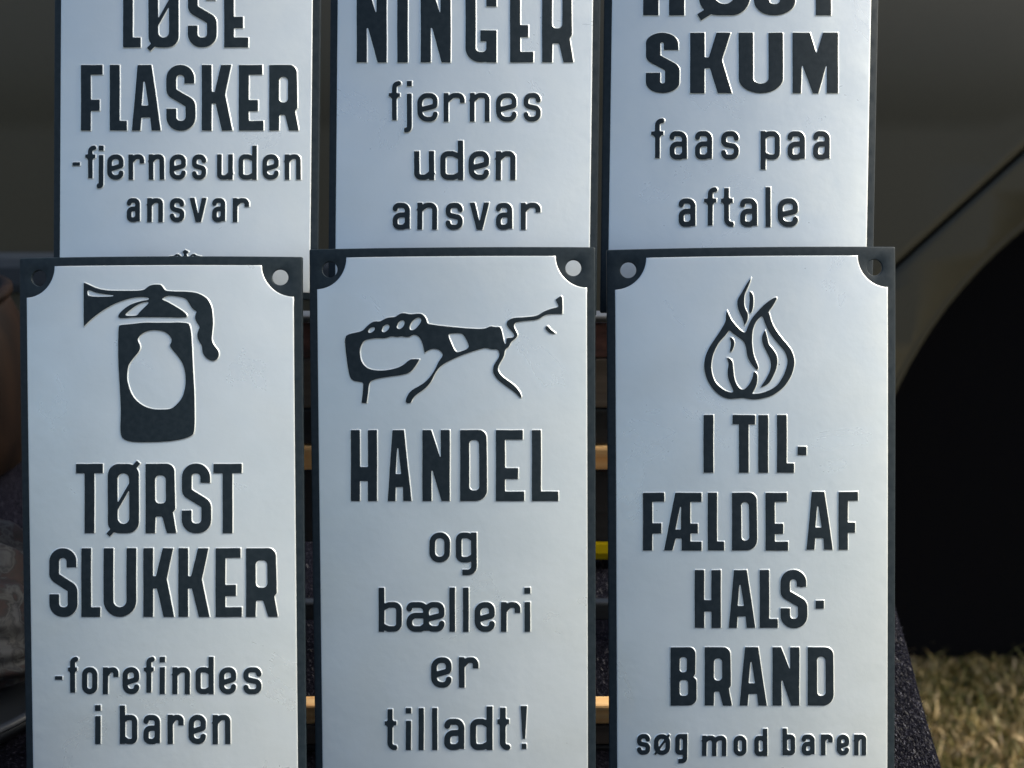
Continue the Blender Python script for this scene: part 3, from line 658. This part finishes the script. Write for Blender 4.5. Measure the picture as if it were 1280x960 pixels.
# cloth: a draped sheet: top, and a skirt hanging from the edges with folds
cl = empty('tablecloth', (-.05, .62, TABLE)); tag(cl, 'speckled black felt cloth spread over the table under the signs', 'tablecloth')
def cloth():
    V, Fc = [], []
    nx, ny = 60, 44
    def edge_x(y): return pe1[0]+ed[0]/ed[1]*(y-pe1[1])
    for j in range(ny+1):
        y = .18+(.86-.18)*j/ny
        for i in range(nx+1):
            x = LX+(edge_x(y)-LX)*i/nx
            V.append((x+.05, y-.62, .002+.0006*math.sin(x*40+y*31)+.0006*math.sin(y*70-x*23)))
    for j in range(ny):
        for i in range(nx):
            a = j*(nx+1)+i; Fc.append((a, a+1, a+nx+2, a+nx+1))
    # skirt on the four sides
    loop = [i for i in range(nx+1)]+[(j+1)*(nx+1)-1 for j in range(1, ny+1)]+[ny*(nx+1)+i for i in range(nx-1, -1, -1)]+[j*(nx+1) for j in range(ny-1, 0, -1)]
    prev = loop; m = len(loop)
    c = (-.1, -.1)
    for r_ in range(1, 9):
        cur = []
        for q, k in enumerate(loop):
            x, y, z = V[k]; dx, dy = (0, -1) if q <= nx else (1, 0) if q <= nx+ny else (0, 1) if q <= 2*nx+ny else (-1, 0)
            o = .003+(.012*math.sin(q*.75)+.004)*max(0, (r_-1)/8)
            if r_ == 1: o = .0015
            V.append((x+dx*o, y+dy*o, z-(.002 if r_ == 1 else .006+.05*(r_-1)))); cur.append(len(V)-1)
        for q in range(m): Fc.append((prev[q], cur[q], cur[(q+1) % m], prev[(q+1) % m]))
        prev = cur
    return mesh_obj('cloth_sheet', V, Fc, M_FELT, cl, smooth=True)
cloth()
def fibres(n, box, name='felt_fibre_pile'):
    V, Fc = [], []
    for _ in range(n):
        y = random.uniform(box[2], box[3]); xe = pe1[0]+ed[0]/ed[1]*(y-pe1[1]); x = random.uniform(box[0], min(box[1], xe))
        a = random.uniform(0, math.tau); L = random.uniform(.0008, .0026); h = random.uniform(.0004, .0018); wd = .00011
        dx, dy = math.cos(a)*L, math.sin(a)*L; nx, ny = -math.sin(a)*wd, math.cos(a)*wd
        b = len(V); X, Yy = x+.05, y-.62; z = .0022
        V += [(X-nx, Yy-ny, z), (X+nx, Yy+ny, z), (X+dx*.6+nx, Yy+dy*.6+ny, z+h), (X+dx*.6-nx, Yy+dy*.6-ny, z+h), (X+dx, Yy+dy, z+h*.7)]
        Fc += [(b, b+1, b+2, b+3), (b+3, b+2, b+4)]
    return kind(mesh_obj(name, V, Fc, M_FIB, cl), 'stuff')
M_FIB = mat('felt_fibres', (.07, .07, .09), .5, spec=.3, build=lambda t, b: t.links.new(ramp(t, (lambda n: (t.links.new(coords(t), n.inputs['Vector']), n.outputs[0])[1])(N(t, 'ShaderNodeTexNoise', Scale=900, Detail=1)), [(.42, (.003, .003, .006)), (.6, (.022, .022, .034)), (.72, (.20, .20, .24))]), b.inputs['Base Color']))
fibres(34000, (.14, .25, .40, .86)); fibres(12000, (-.13, .08, .50, .86))

# rack: stepped slats standing on the felt behind the front signs
rk = empty('display_rack', (0, .52, TABLE+.004)); tag(rk, 'dark slatted wooden rack behind the signs, seen only through the narrow gaps between them', 'rack')
def slat(x0, x1, yt, yb, Y, th, material):
    a = on_y(x0, yt, Y); b = on_y(x1, yb, Y)
    return boxmesh('slat', ((a[0]+b[0])/2, Y+th/2-.52, (a[2]+b[2])/2-TABLE-.004), (abs(b[0]-a[0]), th, a[2]-b[2]), material, rk, .0012)
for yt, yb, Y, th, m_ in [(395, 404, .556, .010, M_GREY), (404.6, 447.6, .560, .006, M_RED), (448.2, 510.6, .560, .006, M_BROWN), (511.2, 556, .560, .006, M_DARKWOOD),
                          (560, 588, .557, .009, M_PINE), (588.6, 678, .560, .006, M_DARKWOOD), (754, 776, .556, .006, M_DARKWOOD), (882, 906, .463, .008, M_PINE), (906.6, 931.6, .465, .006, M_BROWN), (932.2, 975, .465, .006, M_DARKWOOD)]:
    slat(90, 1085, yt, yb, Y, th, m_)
for x in (-.175, .13):
    for Y0, z1 in ((.575, .30),):
        boxmesh('upright', (x, Y0-.52+.006, z1/2), (.022, .014, z1), M_DARKWOOD, rk, .001)
    boxmesh('foot', (x, .02, .012), (.022, .14, .022), M_DARKWOOD, rk, .001)
# low block in yellow behind the rack
M_YEL = mat('yellow_plastic', (1.0, .74, .01), .3)
yb0 = on_z(752, 706, TABLE+.006)
yo = empty('yellow_block', tuple(yb0)); tag(yo, 'small bright yellow block on the felt, seen through the gap between bottle and flame signs', 'block')
boxmesh('block_body', (0, .012, .010), (.05, .022, .020), M_YEL, yo, .007); boxmesh('block_lid', (0, .012, .0215), (.052, .024, .003), M_YEL, yo, .001)

# ------------------------------------------------------------------ things at the left edge
pp = on_z(-62, 585, TABLE+.006)
M_COP = mat('brown_glaze', (.10, .05, .035), .6, spec=.08, build=wood((.004, .003, .003), (.012, .007, .005), (30, 30, 5), .5))
pot = empty('brown_pot', tuple(pp)); tag(pot, 'blurred round brown pot at the left edge behind the extinguisher sign', 'pot')
lathe('pot_body', [(.001, 0), (.044, 0), (.052, .006), (.060, .03), (.064, .07), (.062, .10), (.056, .118), (.053, .124), (.050, .122), (.054, .10), (.055, .03), (.045, .01), (.001, .008)], M_COP, pot)
lathe('pot_rim', [(.0525, .122), (.0575, .124), (.058, .128), (.0535, .131), (.049, .128), (.0495, .122)], M_COP, pot)
M_TRAY = mat('grey_tray', (.03, .034, .04), .5, metal=.2)
tp = on_z(-70, 868, TABLE+.006)
tray = empty('serving_tray', tuple(tp)); tag(tray, 'dark grey round tray with raised rim at the lower left edge', 'tray')
lathe('tray_base', [(.001, .001), (.060, .001), (.066, .008), (.069, .0125), (.0655, .0125), (.0585, .0045), (.001, .0035)], M_TRAY, tray)
lathe('tray_rim', [(.0655, .0128), (.0695, .0128), (.0710, .0145), (.0685, .0160), (.0655, .0150)], M_TRAY, tray)
def camo(t, b):
    co = coords(t)
    n = N(t, 'ShaderNodeTexNoise', Scale=85, Detail=4, Distortion=.6); t.links.new(co, n.inputs['Vector'])
    t.links.new(ramp(t, n.outputs[0], [(.36, (.004, .002, .002)), (.44, (.012, .004, .005)), (.48, (.004, .004, .006)), (.53, (.032, .034, .036)), (.57, (.007, .008, .011)), (.64, (.034, .036, .040))]), b.inputs['Base Color'])
M_CAMO = mat('mottled_cloth', (.1, .1, .1), .85, build=camo)
def bundle():
    bm = bmesh.new(); bmesh.ops.create_icosphere(bm, subdivisions=5, radius=1)
    for v in bm.verts:
        c = v.co.copy(); k = 1+.10*math.sin(4*c.x+3*c.z)+.07*math.sin(9*c.y-5*c.x+2)+.035*math.sin(17*c.z+11*c.x)+.03*abs(math.sin(8*c.x+7*c.y))
        v.co = Vector((c.x*.058*k, c.y*.050*k, max(-.0, (c.z*.6+.55))*.060*k))
    me = bpy.data.meshes.new('cloth_bundle'); bm.to_mesh(me); bm.free(); me.materials.append(M_CAMO)
    me.polygons.foreach_set('use_smooth', [True]*len(me.polygons))
    o = link(bpy.data.objects.new('cloth_bundle', me)); o.location = (tp[0]+.004, tp[1]+.012, tp[2]+.005); return o
tag(bundle(), 'crumpled grey and maroon mottled cloth lying in the tray at the left edge', 'cloth')

# ------------------------------------------------------------------ ground and grass
def soil(t, b):
    co = coords(t)
    n = N(t, 'ShaderNodeTexNoise', Scale=9, Detail=8, Roughness=.7); t.links.new(co, n.inputs['Vector'])
    t.links.new(ramp(t, n.outputs[0], [(.3, (.03, .03, .012)), (.5, (.075, .07, .03)), (.7, (.15, .125, .06))]), b.inputs['Base Color'])
    bump(t, b, n.outputs[0], 1, .02)
M_SOIL = mat('dry_turf', (.08, .07, .03), .95, build=soil)
kind(mesh_obj('ground', [(-400, -400, 0), (400, -400, 0), (400, 400, 0), (-400, 400, 0)], [(0, 1, 2, 3)], M_SOIL), 'structure')
def blade_mat(name, c1, c2, c3):
    def f(t, b):
        g = N(t, 'ShaderNodeAttribute', attribute_name='tone')
        t.links.new(ramp(t, g.outputs['Fac'], [(0, c1), (.5, c2), (1, c3)]), b.inputs['Base Color'])
    return mat(name, c2, .6, build=f)
M_GRASS = blade_mat('dry_grass', (.055, .08, .010), (.35, .26, .085), (.85, .64, .38))
def grass():
    V, Fc, T = [], [], []
    def patch(n, x0, x1, y0, y1):
        for _ in range(n):
            x = random.uniform(x0, x1); y = random.uniform(y0, y1)
            clump = .5+.5*math.sin(x*13+math.sin(y*9)*2)*math.sin(y*15+x*4)
            tone = min(1, max(0, random.gauss(.36+.40*clump, .28)))
            if random.random() < .25: tone = random.uniform(0, .25)
            h = random.uniform(.008, .030 if random.random() < .94 else .06)*(.7+.5*clump); wd = random.uniform(.0009, .0024)
            a = random.uniform(0, math.tau); lean = random.uniform(.1, 1.1)*h; b_ = random.uniform(0, math.tau)
            if random.random() < .3: lean = h*1.6; h *= .4       # flattened straw
            lx, ly = math.cos(b_)*lean, math.sin(b_)*lean; wx, wy = math.cos(a)*wd, math.sin(a)*wd
            k = len(V)
            V.extend([(x-wx, y-wy, 0), (x+wx, y+wy, 0), (x+lx*.4+wx*.8, y+ly*.4+wy*.8, h*.6), (x+lx*.4-wx*.8, y+ly*.4-wy*.8, h*.6), (x+lx, y+ly, h)])
            Fc.extend([(k, k+1, k+2, k+3), (k+3, k+2, k+4)]); T.extend([tone]*2)
    patch(85000, .30, 1.10, 1.05, 1.80); patch(25000, -1.6, 2.4, .9, 3.2)
    me = bpy.data.meshes.new('grass'); me.from_pydata(V, [], Fc); me.materials.append(M_GRASS)
    at = me.attributes.new('tone', 'FLOAT', 'FACE'); at.data.foreach_set('value', T)
    o = link(bpy.data.objects.new('grass', me)); kind(o, 'stuff'); tag(o, 'dry straw and green grass on the ground beside the table', 'grass')
grass()

# ------------------------------------------------------------------ parked car
CY = 1.62                                        # plane of the near flank
def carpaint(t, b):
    lw = N(t, 'ShaderNodeTexNoise', Scale=700, Detail=2); t.links.new(coords(t), lw.inputs['Vector'])
    t.links.new(ramp(t, lw.outputs[0], [(.3, (.033, .0305, .019)), (.7, (.046, .042, .027))]), b.inputs['Base Color'])
M_CAR = mat('dark_olive_car_paint', (.04, .04, .033), .55, metal=.15, coat=.06, build=carpaint)
M_RUB = mat('tyre_rubber', (.002, .002, .0025), .95, spec=.08)
M_LIN = mat('wheel_arch_liner', (.003, .003, .004), .95, spec=.1)
M_RIM = mat('black_steel_rim', (.003, .003, .003), .7, spec=.1)
M_GLASS = mat('tinted_glass', (.01, .012, .014), .05, coat=.5)
car = empty('parked_car', (.9, CY+.85, 0)); tag(car, 'dark olive car parked close behind the table, wheel arch at right', 'car')
ox, oy = .9, CY+.85
arc_c = on_y(1530, 632, CY); arc_c = (arc_c[0], arc_c[2])
pA = on_y(1197, 337, CY); ARC_R = math.hypot(pA[0]-arc_c[0], pA[2]-arc_c[1])
s0 = on_y(1122, 317, CY); s1 = on_y(1280, 181, CY); sdx, sdz = s1[0]-s0[0], s1[2]-s0[2]
ZB, ZT = .30, 1.12
def prof(z):   # flank curves inwards towards sill and shoulder, with a crease
    y = .045*max(0, (z-.88)/.24)**2-.11*max(0, .88-z)+.05*max(0, .45-z)
    return y
def flank(name, poly, hole=None, grid=.03, parent=car):
    vs_ = list(poly); n = len(vs_); e = [(i, (i+1) % n) for i in range(n)]
    xs = [p[0] for p in poly]; zs = [p[1] for p in poly]
    gx, gz = np.meshgrid(np.arange(min(xs)+grid/2, max(xs), grid*3), np.arange(min(zs)+grid/2, max(zs), grid*.4)); gx, gz = gx.ravel(), gz.ravel()
    ok = sd_poly(gx, gz, poly) < -.006
    vs_ += list(zip(gx[ok], gz[ok]))
    v2, _, f2, _, _, _ = delaunay_2d_cdt([Vector(v) for v in vs_], e, [], 0, 1e-7)
    v2 = np.array([tuple(v) for v in v2]); cx = np.array([v2[list(f)].mean(0) for f in f2]); keep = sd_poly(cx[:, 0], cx[:, 1], poly) < 0
    V = [(x-ox, CY+prof(z)-oy, z) for x, z in v2]; Fc = [tuple(f) for f, k in zip(f2, keep) if k]
    o = mesh_obj(name, V, Fc, M_CAR, parent, smooth=True)
    m = o.modifiers.new('thickness', 'SOLIDIFY'); m.thickness = .012; m.offset = 1 if True else -1
    return o
# seam line from the arch (low left) up to the shoulder (top right)
def seam(t): return (s0[0]+sdx*t, s0[2]+sdz*t)
tl = (ZB-s0[2])/sdz; tt = (ZT-s0[2])/sdz
nrm = np.array([-sdz, sdx]); nrm /= np.linalg.norm(nrm); gw = .0035
XR = 2.05; XL = -1.9
arc = [(arc_c[0]+ARC_R*math.cos(a), arc_c[1]+ARC_R*math.sin(a)) for a in np.linspace(math.pi*1.02, -.02*math.pi, 60)]
zc = lambda p: (p[0], max(p[1], ZB))
arc = [p for p in arc if p[1] > ZB+.002]
# rear panel (left and above of the seam)
sa = seam((arc[0][0]*0+s0[0]-s0[0])/1 if False else 0)
tmid = 1.45
k1 = seam(-.55); k2 = seam(tmid)
up = lambda p, s_: (p[0]+nrm[0]*gw*s_, p[1]+nrm[1]*gw*s_)
sgn = 1 if nrm[1] > 0 else -1
P1 = [(XL, ZB), (k1[0]-.10, ZB), up(k1, sgn), up(k2, sgn), (k2[0]+.1, ZT), (XL, ZT)]
flank('body_side', P1)
P2 = [(k1[0]-.093, ZB)]+[(arc[0][0], ZB)]+arc+[(arc[-1][0], ZB), (XR, ZB), (XR, ZT), (k2[0]+.108, ZT), up(k2, -sgn), up(k1, -sgn)]
flank('fender', P2)
mz0 = on_y(8, 362, CY-.02)[2]; mz1 = on_y(8, 312, CY-.02)[2]; mxr = on_y(700, 340, CY)[0]
M_CREASE_HL = mat('grey_blue_highlight', (.030, .038, .050), .7, spec=.15)
boxmesh('crease_highlight', ((XL+.05+mxr)/2-ox, CY+prof((mz0+mz1)/2)-.016-oy, (mz0+mz1)/2), (mxr-XL-.05, .034, mz1-mz0), M_CREASE_HL, car, .0165)  # strip added to paint the bluish sky highlight along the body crease
# dark return behind the seam and rolled lip of the arch
V, Fc = [], []
for i, p in enumerate(arc):
    r0, r1 = 1.0, .965
    for (rr_, dy) in ((1.0, 0.0), (.985, -.004), (.972, .004), (.968, .03)):
        V.append((arc_c[0]+(p[0]-arc_c[0])*rr_-ox, CY+prof(p[1])+dy-oy, arc_c[1]+(p[1]-arc_c[1])*rr_))
for i in range(len(arc)-1):
    for k in range(3): a = i*4+k; Fc.append((a, a+4, a+5, a+1))
mesh_obj('arch_lip', V, Fc, M_CAR, car, smooth=True)
# wheel housing
V, Fc = [], []
for p in arc:
    for d in (.01, .75): V.append((p[0]-ox, CY+prof(p[1])+d-oy, p[1]))
for i in range(len(arc)-1): a = i*2; Fc.append((a, a+1, a+3, a+2))
hb = len(V); V += [(arc[0][0]-ox-.02, CY+.75-oy, ZB-.1), (arc[-1][0]-ox+.02, CY+.75-oy, ZB-.1), (arc[-1][0]-ox+.02, CY+.75-oy, ZT-.02), (arc[0][0]-ox-.02, CY+.75-oy, ZT-.02)]
Fc.append((hb, hb+1, hb+2, hb+3)); mesh_obj('wheel_housing', V, Fc, M_LIN, car)
boxmesh('inner_body', (0, .06, (ZB+ZT)/2-.02), (3.7, .02, ZT-ZB-.1), M_LIN, car, 0).location = (0, -.0, 0) if False else (0, 0, 0)
boxmesh('underbody', ((XL+XR)/2-ox, .05, ZB+.02), (XR-XL-.1, 1.55, .03), M_LIN, car, 0)
# hood / deck on top of the flanks and far flank, bulkheads
V = []; n = 14
for i in range(n+1):
    u = i/n; y = CY+.05+1.6*u; z = ZT+.05*math.sin(math.pi*u)
    V += [(XL-ox, y-oy, z), (XR-ox, y-oy, z)]
mesh_obj('deck', V, [(2*i, 2*i+1, 2*i+3, 2*i+2) for i in range(n)], M_CAR, car, smooth=True)
mesh_obj('far_side', [(XL-ox, CY+1.65-oy, ZB), (XR-ox, CY+1.65-oy, ZB), (XR-ox, CY+1.65-oy, ZT), (XL-ox, CY+1.65-oy, ZT)], [(0, 1, 2, 3)], M_CAR, car)
for x in (XL, XR): mesh_obj('end_panel', [(x-ox, CY+.05-oy, ZB), (x-ox, CY+1.65-oy, ZB), (x-ox, CY+1.65-oy, ZT), (x-ox, CY+.05-oy, ZT)], [(0, 1, 2, 3)], M_CAR, car)
# wheels
def wheel(x, y, r):
    t = lathe('wheel', [(.0, -.02), (.05, -.03), (.16, -.01), (r*.60, .0), (r*.62, -.035)], M_RIM, car, 48)
    t.location = (x-ox, y-oy, r); t.rotation_euler = (math.pi/2, 0, 0)
    lathe('tyre', [(r*.60, .10), (r*.62, -.10), (r*.80, -.115), (r*.95, -.10), (r, -.08), (r, .08), (r*.95, .10), (r*.8, .115), (r*.60, .10)], M_RUB, t, 64)
WX = on_y(1400, 600, CY+.1)[0]
for x, y in ((WX, CY+.20), (-1.3, CY+.20), (WX, CY+1.5), (-1.3, CY+1.5)): wheel(x, y, .46)
boxmesh('arch_shade_sheet', (arc_c[0]-ox, CY+.065-oy, .53), (2*ARC_R-.02, .015, 1.02), M_LIN, car, 0)  # black sheet added for the deep shade in the wheel opening and under the car
